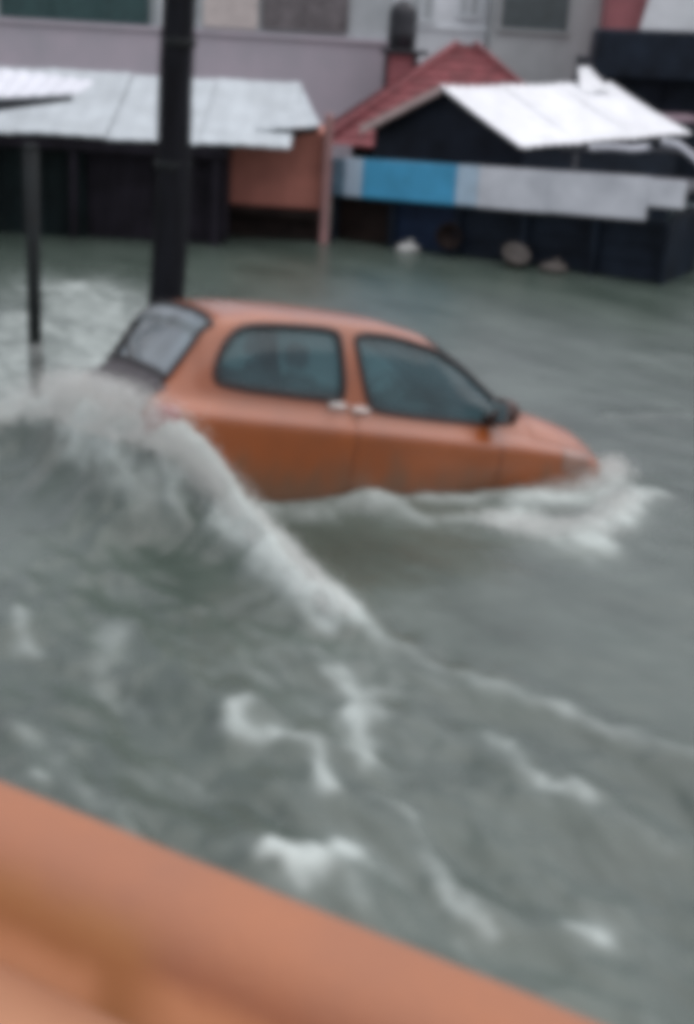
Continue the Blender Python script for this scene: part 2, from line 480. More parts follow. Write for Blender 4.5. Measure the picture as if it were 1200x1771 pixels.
# nothing of it stands inside the car or behind the near wall
inv = np.array(CAR_MAT.inverted())
lx = inv[0, 0] * X + inv[0, 1] * Y + inv[0, 2] * 0.1 + inv[0, 3]
ly = inv[1, 0] * X + inv[1, 1] * Y + inv[1, 2] * 0.1 + inv[1, 3]
ins = (lx > -1.55) & (lx < 1.5) & (np.abs(ly) < 0.62)
Hh = np.where(ins, -0.12, Hh)
wn_ = (X - W_O[0]) * W_N[0] + (Y - W_O[1]) * W_N[1]
Hh = np.where(wn_ > 0.1, -0.25, Hh)
far = np.hypot(X, Y - 9) > 40
Hh = np.where(far, 0, Hh)

NX, NY = len(gx), len(gy)
verts = np.stack([X.ravel(), Y.ravel(), Hh.ravel()], 1)
ii, jj = np.meshgrid(np.arange(NX - 1), np.arange(NY - 1))
a = (jj * NX + ii).ravel()
quads = np.stack([a, a + 1, a + NX + 1, a + NX], 1)
me = bpy.data.meshes.new('flood_water')
me.vertices.add(len(verts)); me.vertices.foreach_set('co', verts.ravel())
me.loops.add(quads.size); me.loops.foreach_set('vertex_index', quads.ravel())
me.polygons.add(len(quads)); me.polygons.foreach_set('loop_start', np.arange(0, quads.size, 4))
me.polygons.foreach_set('use_smooth', np.ones(len(quads), bool))
me.update(calc_edges=True)
at = me.attributes.new('foam', 'FLOAT', 'POINT')
at.data.foreach_set('value', foam.ravel().astype(np.float32))
water = bpy.data.objects.new('flood_water', me)
col.objects.link(water)
tag(water, 'murky grey green flood water racing along the street with white foam', kind='structure')

def water_mat():
    m = bpy.data.materials.new('murky_flood_water')
    m.use_nodes = True
    nt = m.node_tree
    L = nt.links
    b = nt.nodes['Principled BSDF']
    at_ = nt.nodes.new('ShaderNodeAttribute'); at_.attribute_name = 'foam'
    tc = nt.nodes.new('ShaderNodeTexCoord')
    mp = nt.nodes.new('ShaderNodeMapping')
    mp.inputs['Rotation'].default_value = (0, 0, R(-56))
    mp2 = nt.nodes.new('ShaderNodeMapping')
    mp2.vector_type = 'POINT'
    mp2.inputs['Scale'].default_value = (0.45, 1, 1)
    L.new(tc.outputs['Object'], mp.inputs[0])
    mp.inputs['Rotation'].default_value = (0, 0, R(56))
    L.new(mp.outputs[0], mp2.inputs[0])
    def noise(s, det, src):
        n = nt.nodes.new('ShaderNodeTexNoise')
        n.inputs['Scale'].default_value = s
        n.inputs['Detail'].default_value = det
        n.inputs['Roughness'].default_value = 0.62
        L.new(src, n.inputs['Vector'])
        return n.outputs[0]
    def math_(op, a, b_=None):
        n = nt.nodes.new('ShaderNodeMath'); n.operation = op
        for i, v in enumerate((a, b_)):
            if v is None: continue
            if isinstance(v, (int, float)): n.inputs[i].default_value = v
            else: L.new(v, n.inputs[i])
        return n.outputs[0]
    nA = noise(7.0, 7, mp2.outputs[0])
    nB = noise(1.3, 5, mp2.outputs[0])
    # foam coverage broken by noise
    f = math_('MULTIPLY', at_.outputs['Fac'], math_('ADD', 1.0, math_('MULTIPLY', math_('SUBTRACT', nA, 0.5), 2.4)))
    mr = nt.nodes.new('ShaderNodeMapRange')
    mr.interpolation_type = 'SMOOTHSTEP'
    mr.inputs[1].default_value = 0.04; mr.inputs[2].default_value = 1.0
    mr.inputs[3].default_value = 0.0; mr.inputs[4].default_value = 1.0
    L.new(f, mr.inputs[0])
    murk = nt.nodes.new('ShaderNodeMix'); murk.data_type = 'RGBA'
    murk.inputs[6].default_value = (0.046, 0.068, 0.054, 1)
    murk.inputs[7].default_value = (0.090, 0.121, 0.101, 1)
    mrB = nt.nodes.new('ShaderNodeMapRange')
    mrB.inputs[1].default_value = 0.35; mrB.inputs[2].default_value = 0.65
    L.new(nB, mrB.inputs[0]); L.new(mrB.outputs[0], murk.inputs[0])
    mix = nt.nodes.new('ShaderNodeMix'); mix.data_type = 'RGBA'
    mix.inputs[7].default_value = (0.47, 0.54, 0.51, 1)
    L.new(mr.outputs[0], mix.inputs[0]); L.new(murk.outputs[2], mix.inputs[6])
    L.new(mix.outputs[2], b.inputs['Base Color'])
    rr = nt.nodes.new('ShaderNodeMapRange')
    rr.inputs[3].default_value = 0.27; rr.inputs[4].default_value = 0.75
    L.new(mr.outputs[0], rr.inputs[0]); L.new(rr.outputs[0], b.inputs['Roughness'])
    b.inputs['IOR'].default_value = 1.36
    b.inputs['Specular IOR Level'].default_value = 1.0
    bp = nt.nodes.new('ShaderNodeBump')
    bp.inputs['Strength'].default_value = 0.55; bp.inputs['Distance'].default_value = 0.03
    hsum = math_('ADD', math_('MULTIPLY', nA, 0.6), math_('MULTIPLY', noise(3.0, 5, mp2.outputs[0]), 1.0))
    L.new(hsum, bp.inputs['Height']); L.new(bp.outputs[0], b.inputs['Normal'])
    return m
M['water'] = water_mat()
me.materials.append(M['water'])

# spray torn off the crest and the bow wave
def spray(name, path, n, label, seed):
    r_ = random.Random(seed)
    V, Fc = [], []
    P = np.array(path)
    for _ in range(n):
        f = r_.random() * (len(P) - 1); k = int(f); f -= k
        c = P[k] * (1 - f) + P[k + 1] * f
        spread, lift = c[3], c[4]
        a_ = r_.random()
        c = np.array([c[0] + r_.gauss(0, spread), c[1] + r_.gauss(0, spread), c[2] - 0.04 + lift * a_ ** 2.2])
        s_ = 0.003 + 0.006 * r_.random() ** 2 * (1 - 0.6 * a_)
        b0 = len(V)
        e = [r_.uniform(0.7, 1.4) for _ in range(3)]
        for q in ((1, 0, 0), (-1, 0, 0), (0, 1, 0), (0, -1, 0), (0, 0, 1), (0, 0, -1)):
            V.append((c[0] + q[0] * s_ * e[0], c[1] + q[1] * s_ * e[1], c[2] + q[2] * s_ * e[2]))
        for t in ((0, 2, 4), (2, 1, 4), (1, 3, 4), (3, 0, 4), (2, 0, 5), (1, 2, 5), (3, 1, 5), (0, 3, 5)):
            Fc.append(tuple(b0 + x for x in t))
    o = obj(name, V, Fc, M['spray'], None, True)
    tag(o, label, kind='stuff')
M['spray'] = mat('white_spray', (0.74, 0.77, 0.74), 0.5, 0.05)
spray('spray', [(-2.6, 9.3, 0.12, 0.12, 0.15), (-2.2, 9.3, 0.30, 0.12, 0.25), (-1.95, 9.0, 0.42, 0.11, 0.30), (-1.62, 8.4, 0.52, 0.09, 0.34), (-1.3, 7.85, 0.64, 0.09, 0.30),
                (-1.02, 7.78, 0.58, 0.07, 0.22), (-0.72, 7.68, 0.34, 0.055, 0.13), (-0.36, 7.16, 0.22, 0.045, 0.08), (0.0, 6.55, 0.14, 0.045, 0.06)], 24000,
      'fine white spray torn off the wave at the rear of the car', 5)
spray('spray', [(0.9, 8.35, 0.06, 0.08, 0.06), (1.3, 8.15, 0.06, 0.09, 0.08), (1.55, 8.2, 0.06, 0.09, 0.10), (1.9, 8.95, 0.08, 0.07, 0.10)], 5000,
      'white spray thrown up in front of the car nose', 6)
spray('spray', [(1.15, 8.78, 0.04, 0.06, 0.10), (1.6, 8.98, 0.04, 0.07, 0.16), (1.88, 9.4, 0.04, 0.07, 0.14), (1.95, 9.9, 0.0, 0.08, 0.08)], 4500,
      'fine spray hugging the sinking front bumper of the car', 7)
spray('spray', [(-1.95, 9.05, 0.42, 0.08, 0.22), (-1.72, 8.65, 0.48, 0.07, 0.30), (-1.45, 8.15, 0.56, 0.07, 0.32), (-1.22, 7.86, 0.60, 0.06, 0.26)], 16000,
      'dense white spray breaking against the tailgate of the car', 8)

# ------------------------------------------------------------------ near wall and terrace
def wp(t, n, z):
    p = W_O + W_D * t + W_N * n
    return (p[0], p[1], z)

wall = thing('boundary_wall', 'orange plastered boundary wall slanting across the foreground with water lapping its far side', 'wall', wp(0, 0.2, -0.4))
wall_inv = Matrix.Translation(Vector(wp(0, 0.2, -0.4))).inverted()
def wobj(name, V, Fc, m, smooth=False):
    return obj(name, [wall_inv @ Vector(v) for v in V], Fc, m, wall, smooth)
prof = [(0.0, -1.0), (0.0, 0.30), (0.012, 0.40), (0.05, 0.445), (0.10, 0.455), (0.20, 0.457), (0.27, 0.45), (0.33, 0.425), (0.37, 0.385), (0.395, 0.33), (0.40, 0.26), (0.40, -1.0)]
ts = np.arange(-3.0, 5.01, 0.08)
V, Fc = [], []
rw = random.Random(3)
for t in ts:
    for k, (n, z) in enumerate(prof):
        e = 0.008 * (fbm(np.array(t * 2.2), np.array(k * 0.7), 9) - 0.47) + (0.04 * (fbm(np.array(t * 3.1), np.array(0.3), 12) - 0.47) if k < 4 else 0)
        V.append(wp(t, n + e, z + (e if 0 < k < 9 else 0)))
K = len(prof)
for i in range(len(ts) - 1):
    for k in range(K - 1):
        Fc.append((i * K + k, i * K + k + 1, (i + 1) * K + k + 1, (i + 1) * K + k))
Fc.append(tuple(range(K))); Fc.append(tuple((len(ts) - 1) * K + k for k in range(K))[::-1])
def wall_paint():
    # weathered orange wash: peach on the inner face, with soft ochre bands
    m = mat('orange_wall_wash', (0.36, 0.155, 0.082), 0.85, 0.10, 1.6, 0.35, 45, c2=(0.33, 0.152, 0.092))
    nt = m.node_tree; Lk = nt.links; b = nt.nodes['Principled BSDF']
    src = b.inputs['Base Color'].links[0].from_socket
    tc = nt.nodes.new('ShaderNodeTexCoord')
    def dot(v):
        n = nt.nodes.new('ShaderNodeVectorMath'); n.operation = 'DOT_PRODUCT'
        Lk.new(tc.outputs['Object'], n.inputs[0]); n.inputs[1].default_value = v
        return n.outputs['Value']
    def step(x, a_, b_):
        n = nt.nodes.new('ShaderNodeMapRange'); n.interpolation_type = 'SMOOTHSTEP'
        n.inputs[1].default_value = a_; n.inputs[2].default_value = b_
        Lk.new(x, n.inputs[0]); return n.outputs[0]
    def op(o_, x, y):
        n = nt.nodes.new('ShaderNodeMath'); n.operation = o_
        for q, v in enumerate((x, y)):
            if isinstance(v, (int, float)): n.inputs[q].default_value = v
            else: Lk.new(v, n.inputs[q])
        return n.outputs[0]
    ns = nt.nodes.new('ShaderNodeTexNoise'); ns.inputs['Scale'].default_value = 5; ns.inputs['Detail'].default_value = 6
    Lk.new(tc.outputs['Object'], ns.inputs['Vector'])
    wob = op('MULTIPLY', op('SUBTRACT', ns.outputs[0], 0.5), 0.10)
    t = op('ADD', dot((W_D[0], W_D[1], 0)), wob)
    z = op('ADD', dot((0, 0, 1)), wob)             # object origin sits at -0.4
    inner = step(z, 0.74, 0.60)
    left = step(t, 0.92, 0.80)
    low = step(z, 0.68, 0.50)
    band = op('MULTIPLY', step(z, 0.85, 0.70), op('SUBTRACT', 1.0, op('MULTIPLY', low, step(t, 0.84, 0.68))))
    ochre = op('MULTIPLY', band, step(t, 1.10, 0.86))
    def mixc(fac, a_, c):
        n = nt.nodes.new('ShaderNodeMix'); n.data_type = 'RGBA'
        Lk.new(fac, n.inputs[0]); Lk.new(a_, n.inputs[6]); n.inputs[7].default_value = (*c, 1)
        return n.outputs[2]
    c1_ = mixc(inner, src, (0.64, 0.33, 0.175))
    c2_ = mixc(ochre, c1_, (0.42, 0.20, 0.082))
    Lk.new(c2_, b.inputs['Base Color'])
    return m
wobj('wall_body', V, Fc, wall_paint(), True)
fl_ = obj('terrace_floor', [wp(-3, 0.35, 0.06), wp(5, 0.35, 0.06), wp(5, 6, 0.06), wp(-3, 6, 0.06)], [(0, 3, 2, 1)], M['peach'])
tag(fl_, 'peach terrace floor inside the near wall', kind='structure')

# ------------------------------------------------------------------ the car
car = thing('car', 'orange hatchback swept along nose down in the flood water beside the dark pole', 'car', CAR_POS, CAR_ROT)
XO = 1.7
TX = [-0.03, 0.0, 0.05, 0.12, 0.22, 0.33, 0.45, 0.70, 1.10, 1.60, 1.90, 2.20, 2.55, 2.75, 3.00, 3.20, 3.35, 3.43, 3.47]
TZ = [0.78, 0.86, 0.94, 1.00, 1.20, 1.37, 1.42, 1.458, 1.475, 1.465, 1.415, 1.26, 1.03, 0.945, 0.90, 0.845, 0.765, 0.68, 0.60]
PX = [-0.03, 0.0, 0.10, 0.40, 0.80, 2.40, 2.90, 3.15, 3.30, 3.40, 3.45, 3.47]
PW = [0.86, 0.92, 0.965, 0.99, 1.0, 1.0, 0.985, 0.955, 0.91, 0.85, 0.76, 0.62]
KX = [-0.03, 0.05, 2.6, 2.9, 3.2, 3.35, 3.47]
KZ = [0.97, 1.0, 1.0, 0.965, 0.91, 0.85, 0.70]
BXs = [0.0, 0.4, 1.3, 2.4, 3.4]
BZs = [0.035, 0.03, 0.0, -0.05, -0.06]
SECT = [(0.66, 0.14), (0.70, 0.22), (0.745, 0.42), (0.778, 0.62), (0.790, 0.762), (0.738, 0.825), (0.706, 0.90), (0.668, 1.14), (0.605, 1.36), (0.53, 1.43), (0.34, 1.465), (0.0, 1.475)]
FLATW = [None, None, None, None, None, 0.742, 0.70, 0.62, 0.50, 0.37, 0.20, 0.0]
SUBV = 7
xs = np.concatenate([[-0.03, -0.015], np.arange(0.0, 3.44, 0.02), [3.45, 3.47]])
def sm(xa, ya):
    xx = np.linspace(-0.3, 3.8, 821)
    yy = np.interp(xx, xa, ya)
    k = np.hanning(17); k /= k.sum()
    yp = np.convolve(np.pad(yy, 8, mode='edge'), k, mode='valid')
    return lambda q: np.interp(q, xx, yp)
fT, fP, fK, fB = sm(TX, TZ), sm(PX, PW), sm(KX, KZ), sm(BXs, BZs)
def section(x):
    T, p, k, b = float(fT(x)), float(fP(x)), float(fK(x)), float(fB(x))
    zs5 = 0.14 + (SECT[5][1] + b - 0.14) * k
    zs5 = min(zs5, T - 0.03)
    g = min(1, max(0, (T - zs5) / 0.615))
    out = []
    for i, (w, z) in enumerate(SECT):
        if i <= 5:
            zz = 0.14 + (zs5 - 0.14) * (z - 0.14) / (SECT[5][1] - 0.14)
            ww = w
        else:
            zz = zs5 + (T - zs5) * (z - SECT[5][1]) / (1.475 - SECT[5][1])
            ww = FLATW[i] * (1 - g) + w * g
        out.append((ww * p, zz))
    # catmull-rom resample
    P = np.array([out[0]] + out + [(-out[-2][0], out[-2][1])])
    res = []
    for i in range(1, len(P) - 2):
        for s in range(SUBV):
            t = s / SUBV
            a_, b_, c_, d_ = P[i - 1], P[i], P[i + 1], P[i + 2]
            res.append(0.5 * (2 * b_ + (c_ - a_) * t + (2 * a_ - 5 * b_ + 4 * c_ - d_) * t * t + (3 * b_ - a_ - 3 * c_ + d_) * t ** 3))
    res.append(P[-2])
    return np.array(res)
G = np.array([section(x) for x in xs])          # [nx, nv, (w, z)]
nX, nV = G.shape[:2]
vid = np.arange(nV) / SUBV

def surf(x, v, sgn, off=0.0):
    """point on the shell; sgn -1 is the side towards the wall"""
    i = int(np.clip(np.searchsorted(xs, x) - 1, 0, nX - 2)); f = (x - xs[i]) / (xs[i + 1] - xs[i])
    j = v * SUBV; j0 = int(np.clip(math.floor(j), 0, nV - 2)); h = j - j0
    p = (G[i, j0] * (1 - f) + G[i + 1, j0] * f) * (1 - h) + (G[i, j0 + 1] * (1 - f) + G[i + 1, j0 + 1] * f) * h
    t = G[i, min(j0 + 1, nV - 1)] - G[i, j0]
    n2_ = np.array([t[1], -t[0]]); n2_ /= (np.linalg.norm(n2_) + 1e-9)
    return Vector((x - XO, sgn * (p[0] + off * n2_[0]), p[1] + off * n2_[1]))
def v_of_z(x, z):
    i = int(np.clip(np.searchsorted(xs, x), 0, nX - 1))
    return float(np.interp(z, G[i, :, 1], vid))

def chaikin(P, n=3):
    P = [np.array(p, float) for p in P]
    for _ in range(n):
        Q = []
        for a_, b_ in zip(P, P[1:] + P[:1]):
            Q += [a_ * 0.78 + b_ * 0.22, a_ * 0.22 + b_ * 0.78]
        P = Q
    return P
def inpoly(x, y, P):
    c = False
    for (x0, y0), (x1, y1) in zip(P, P[1:] + P[:1]):
        if (y0 > y) != (y1 > y) and x < (x1 - x0) * (y - y0) / (y1 - y0) + x0:
            c = not c
    return c
Q_WIN = chaikin([(0.43, 0.975), (0.395, 1.05), (0.45, 1.22), (0.56, 1.335), (0.78, 1.362), (1.205, 1.372), (1.235, 1.30), (1.275, 0.955), (1.20, 0.94)])
F_WIN = chaikin([(1.345, 1.365), (1.36, 1.25), (1.455, 0.93), (1.52, 0.885), (2.40, 0.850), (2.54, 0.875), (2.545, 0.96), (2.25, 1.165), (1.95, 1.30), (1.66, 1.362)])

def classify(x, v, z, w):
    if 5.6 < v < 8.6:
        if inpoly(x, z, Q_WIN): return 'quarter_window'
        if inpoly(x, z, F_WIN): return 'door_window'
    if 8.75 < v and 1.98 < x < 2.70: return 'windscreen'
    if w < 0.565 and 0.125 < x < 0.385 and v > 6.4: return 'rear_window'
    if 1.36 < x < 2.46 and 1.0 < v < 5.55: return 'door'
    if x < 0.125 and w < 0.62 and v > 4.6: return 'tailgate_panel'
    if x < 0.16 and 2.6 < v < 4.6 and w > 0.52: return 'tail_light'
    if 2.98 < x < 3.24 and 3.2 < v < 4.7: return 'headlight'
    if 2.76 < x < 3.40 and v > 5.9: return 'bonnet'
    return 'body'
cls = {}
for i in range(nX - 1):
    for j in range(nV - 1):
        x = (xs[i] + xs[i + 1]) / 2; v = (j + 0.5) / SUBV
        p = (G[i, j] + G[i + 1, j] + G[i, j + 1] + G[i + 1, j + 1]) / 4
        cls[i, j] = classify(x, v, p[1], p[0])

def shell(name, keep, sides, m, off=0.0, parent=car):
    V, Fc, ix = [], [], {}
    def vert(i, j, s):
        if j == nV - 1 and len(sides) == 2: s = sides[0]
        k = (i, j, s)
        if k not in ix:
            p = G[i, j]
            t = G[i, min(j + 1, nV - 1)] - G[i, max(j - 1, 0)]
            n2_ = np.array([t[1], -t[0]]); n2_ /= (np.linalg.norm(n2_) + 1e-9)
            ix[k] = len(V)
            xx = xs[i] + (0.0 if off >= 0 else (0.03 * (xs[i] < 0.3) - 0.03 * (xs[i] > 3.1)))
            V.append((xx - XO, s * max(0, p[0] + off * n2_[0]), p[1] + off * n2_[1]))
        return ix[k]
    for (i, j), c in cls.items():
        if c not in keep: continue
        for s in sides:
            q = (vert(i, j, s), vert(i + 1, j, s), vert(i + 1, j + 1, s), vert(i, j + 1, s))
            Fc.append(q if s < 0 else q[::-1])
    if 'body' in keep and len(sides) == 2 and off >= 0:
        for i, rev in ((0, False), (nX - 1, True)):
            loop = [vert(i, j, -1) for j in range(nV)] + [vert(i, j, 1) for j in range(nV - 2, -1, -1)]
            Fc.append(tuple(loop if rev else loop[::-1]))
    return obj(name, V, Fc, m, parent, smooth=True)

GL = ('quarter_window', 'door_window', 'windscreen', 'rear_window')
shell('body', ('body',), (-1, 1), M['paint'])
shell('bonnet', ('bonnet',), (-1, 1), M['paint'], 0.004)
shell('interior_trim', ('body', 'door', 'bonnet', 'tail_light', 'headlight', 'tailgate_panel'), (-1, 1), M['trim'], -0.035)
shell('windscreen', ('windscreen',), (-1, 1), M['glass'], -0.006)
shell('tailgate_panel', ('tailgate_panel',), (-1, 1), M['tail_shade'], 0.003)
rwin = shell('rear_window', ('rear_window',), (-1, 1), M['pale_film'], -0.006)
for s in (-1, 1):
    dr = shell('door', ('door',), (s,), M['paint'], 0.003)
    dw = shell('door_window', ('door_window',), (s,), M['glass'], -0.008)
    qw = shell('quarter_window', ('quarter_window',), (s,), M['glass'], -0.008)
    shell('tail_light', ('tail_light',), (s,), M['tail'], 0.006)
    shell('headlight', ('headlight',), (s,), M['lamp'], 0.006)
    for P, par, rr in ((Q_WIN, qw, 0.024), (F_WIN, dw, 0.019)):
        tube('window_seal', [surf(px, v_of_z(px, pz), s, 0.001) for px, pz in P], rr, M['seal'], par, 8, True)
    gap = [(1.36, 5.55), (1.36, 3.5), (1.37, 1.05), (2.46, 1.05), (2.47, 3.0), (2.46, 5.2)]
    pts = []
    for (xa, va), (xb, vb) in zip(gap[:-1], gap[1:]):
        for k in range(12):
            f = k / 12
            pts.append(surf(xa + (xb - xa) * f, va + (vb - va) * f, s, 0.0))
    tube('door_gap', pts, 0.004, M['seal'], dr, 6)
    # pale door handle; the piece behind it is a reflection built as geometry
    for x0, x1 in ((1.165, 1.285), (1.33, 1.45)):
        zc = 0.905 if x0 < 1.3 else 0.888
        pts = [surf(x0 + (x1 - x0) * k / 6, v_of_z(x0, zc), s, 0.028 if 0 < k < 6 else 0.004) for k in range(7)]
        tube('handle_or_glint', pts, 0.017, M['chrome'], dr, 8)
    # black waist rubbing line and sill
    # mirror
    base = surf(2.36, v_of_z(2.36, 0.89), s, 0.0)
    mh = bpy.data.objects.new('side_mirror', None); col.objects.link(mh); mh.parent = car
    c = base + Vector((0.03, s * 0.12, 0.065))
    V, Fc = [], []
    nu, nv = 16, 10
    for j in range(nv + 1):
        ph = math.pi * j / nv - math.pi / 2
        for i in range(nu):
            th = 2 * math.pi * i / nu
            ex = math.copysign(abs(math.cos(ph) * math.cos(th)) ** 0.7, math.cos(th))
            ey = math.copysign(abs(math.cos(ph) * math.sin(th)) ** 0.7, math.sin(th))
            ez = math.copysign(abs(math.sin(ph)) ** 0.7, math.sin(ph))
            V.append(c + Vector((max(ex, -0.35) * 0.085 + 0.025, ey * 0.13, ez * 0.09)))
    for j in range(nv):
        for i in range(nu):
            Fc.append((j * nu + i, j * nu + (i + 1) % nu, (j + 1) * nu + (i + 1) % nu, (j + 1) * nu + i))
    bpy.data.objects.remove(mh)
    mh = obj('side_mirror', V, Fc, M['housing'], car, True)
    box('mirror_glass', c.x - 0.012, c.x - 0.006, c.y - 0.108, c.y + 0.108, c.z - 0.066, c.z + 0.066, M['mirror'], mh, 0.002)
    tube('mirror_arm', [base - Vector((0, s * 0.03, 0.01)), base + Vector((0.02, s * 0.05, 0.01)), c], 0.025, M['housing'], mh, 8)
# seals of the front and rear glass
def ring(x0, x1, vfun, rad, name, parent):
    pts = []
    for s in (-1, 1):
        seg = [surf(x0 + (x1 - x0) * k / 14, vfun(x0 + (x1 - x0) * k / 14), s, 0.002) for k in range(15)]
        top = [surf(x1, vfun(x1) + (11 - vfun(x1)) * k / 10, s, 0.002) for k in range(1, 11)]
        bot = [surf(x0, 11 - (11 - vfun(x0)) * k / 10, s, 0.002) for k in range(1, 10)]
        if s < 0: pts += bot + seg + top
        else: pts += (bot + seg + top)[::-1][1:]
    return tube('glass_seal', pts, rad, M['seal'], parent, 8, True)
ring(1.98, 2.70, lambda x: 8.75, 0.016, 'glass_seal', bpy.data.objects['windscreen'])
def v_of_w(x, w):
    i = int(np.clip(np.searchsorted(xs, x), 0, nX - 1))
    return float(np.interp(-w, -G[i, :, 0][30:], vid[30:]))
ring(0.125, 0.385, lambda x: v_of_w(x, 0.565), 0.019, 'glass_seal', rwin)
# rear wiper, on the glass
tube('rear_wiper', [surf(0.12, 10.6, 1, 0.03), surf(0.17, 9.5, 1, 0.03), surf(0.24, 8.6, 1, 0.03)], 0.012, M['seal'], car, 6)
# cabin
box('cabin_floor', 0.15 - XO, 2.7 - XO, -0.66, 0.66, 0.36, 0.40, M['trim'], car)
box('dashboard', 2.25 - XO, 2.7 - XO, -0.64, 0.64, 0.6, 0.86, M['trim'], car, 0.05)
box('parcel_shelf', 0.14 - XO, 0.5 - XO, -0.6, 0.6, 0.86, 0.89, M['trim'], car)
for y in (-0.34, 0.34):
    st = box('front_seat', 1.25 - XO, 1.75 - XO, y - 0.23, y + 0.23, 0.42, 0.62, M['seat'], car, 0.06)
    hexa('seat_back', [(1.22 - XO, y - 0.22, 0.55), (1.38 - XO, y - 0.22, 0.55), (1.38 - XO, y + 0.22, 0.55), (1.22 - XO, y + 0.22, 0.55),
                       (1.06 - XO, y - 0.19, 1.06), (1.17 - XO, y - 0.19, 1.06), (1.17 - XO, y + 0.19, 1.06), (1.06 - XO, y + 0.19, 1.06)], M['seat'], st, 0.05)
    box('head_rest', 1.04 - XO, 1.13 - XO, y - 0.12, y + 0.12, 1.09, 1.25, M['seat'], st, 0.04)
rs = box('rear_seat', 0.5 - XO, 0.95 - XO, -0.58, 0.58, 0.42, 0.6, M['seat'], car, 0.06)
hexa('seat_back', [(0.46 - XO, -0.58, 0.5), (0.62 - XO, -0.58, 0.5), (0.62 - XO, 0.58, 0.5), (0.46 - XO, 0.58, 0.5),
                   (0.36 - XO, -0.55, 0.98), (0.46 - XO, -0.55, 0.98), (0.46 - XO, 0.55, 0.98), (0.36 - XO, 0.55, 0.98)], M['seat'], rs, 0.05)
swp = [Vector((2.10 - XO + 0.05 * math.sin(a_), 0.34 + 0.18 * math.cos(a_), 0.88 + 0.16 * math.sin(a_))) for a_ in np.linspace(0, 2 * math.pi, 20, endpoint=False)]
tube('steering_wheel', swp, 0.014, M['seal'], car, 6, True)

# ------------------------------------------------------------------ poles
pv, pr = [], []
for k in range(15):
    z = -1.2 + k * 0.6
    pv.append((-1.487 + 0.033 * z + 0.012 * math.sin(k * 1.7), 10.4 + 0.01 * math.sin(k * 2.3), z)); pr.append(0.149 - 0.0042 * k)
up_root = thing('utility_pole', 'thick dark utility pole standing in the water behind the car', 'pole', (-1.487, 10.4, 0))
o = tube('shaft', [(p[0] + 1.487, p[1] - 10.4, p[2]) for p in pv], pr, M['pole'], up_root, 20)
def band(z):
    f = (z + 1.2) / 0.6
    return lathe('steel_band', [(0.151 - 0.0042 * f, -0.03), (0.157 - 0.0042 * f, -0.025), (0.157 - 0.0042 * f, 0.025), (0.151 - 0.0042 * f, 0.03)], M['post'], up_root, 20, (0.033 * z, 0, z))
band(1.9); band(2.75)
tp = thing('steel_post', 'thin dark steel post standing in pale water left of the car', 'post', (-2.46, 10.4, 0))
tube('shaft', [(0.0, 0, 0.50), (0.0, 0, 1.0), (-0.005, 0, 1.95)], 0.054, M['post'], tp, 12)
tube('pale_sleeve', [(0.012, 0, -1.0), (0.012, 0, 0.15), (0.005, 0, 0.38), (0.0, 0, 0.51)], [0.061, 0.061, 0.059, 0.056], M['pale_coat'], tp, 12)  # paler grey sleeve round the foot of the post
lathe('cap', [(0.055, 0.0), (0.058, 0.01), (0.055, 0.03), (0.02, 0.04)], M['post'], tp, 12, (-0.005, 0, 1.95))

# ------------------------------------------------------------------ stalls across the street
ls = thing('market_stall', 'dark boarded market stall under a long grey sheet metal roof behind the pole', 'stall', (-3.5, 19.0, 0))
def L(x, y, z): return (x + 3.5, y - 19.0, z)
for k in range(4):
    x0, x1 = -5.9 + k * 1.22, -5.9 + (k + 1) * 1.22 - 0.015
    e = 0.02 * (k % 2)
    corrugated('roof_sheet', L(x0, 18.75, 1.33 + e), L(x1, 18.75, 1.34 + e), L(x1, 21.0, 2.08 + e), L(x0, 21.0, 2.06 + e), M['roofgrey'], ls)
b_ = [(-6.0, -4.9), (-4.9, -3.75), (-3.74, -2.85), (-2.84, -1.97)]
for k, (x0, x1) in enumerate(b_):
    pn = box('shutter_panel', x0 + 3.5, x1 + 3.5 - 0.02, 0.0, 0.05, -1.0, 1.24, M['darkgreen'] if k < 2 else M['darkpurple'], ls)
    for q in range(5):
        xx = x0 + 3.5 + 0.1 + q * (x1 - x0 - 0.2) / 4
        box('rib', xx - 0.02, xx + 0.02, -0.03, -0.002, -0.9, 1.18, M['darkgreen'] if k < 2 else M['darkpurple'], pn, 0.005)
box('eave_board', -2.4, 1.62, -0.22, -0.17, 1.16, 1.30, M['darkpurple'], ls)
for x in (-2.3, -0.4, 1.5):
    box('post', x - 0.05, x + 0.05, -0.2, -0.1, -1.0, 1.16, M['darkpurple'], ls)
box('side_wall', 1.55, 1.6, 0.06, 2.0, -1.0, 1.3, M['darkpurple'], ls)
box('back_wall', -2.5, 1.6, 2.0, 2.06, -1.0, 2.0, M['darkpurple'], ls)

aw = thing('awning', 'white sheet awning with dark underside at the left edge above the stall roof', 'awning', (-4.6, 17.0, 0))
corrugated('roof_sheet', (-1.2, -0.05, 1.78), (1.12, -0.1, 1.99), (1.16, 0.9, 2.09), (-1.2, 1.0, 2.24), M['roofpale'], aw, 0.2, 0.012)
hexa('fascia', [(-1.2, -0.03, 1.46), (1.08, -0.06, 1.90), (1.08, 0.0, 1.90), (-1.2, 0.03, 1.46), (-1.2, -0.03, 1.74), (1.08, -0.06, 1.955), (1.08, 0.0, 1.955), (-1.2, 0.03, 1.74)], M['tarpdark'], aw)
for y in (0.05, 0.8):
    box('post', -1.1, -1.02, y, y + 0.08, -1.0, 1.75, M['tarpdark'], aw)

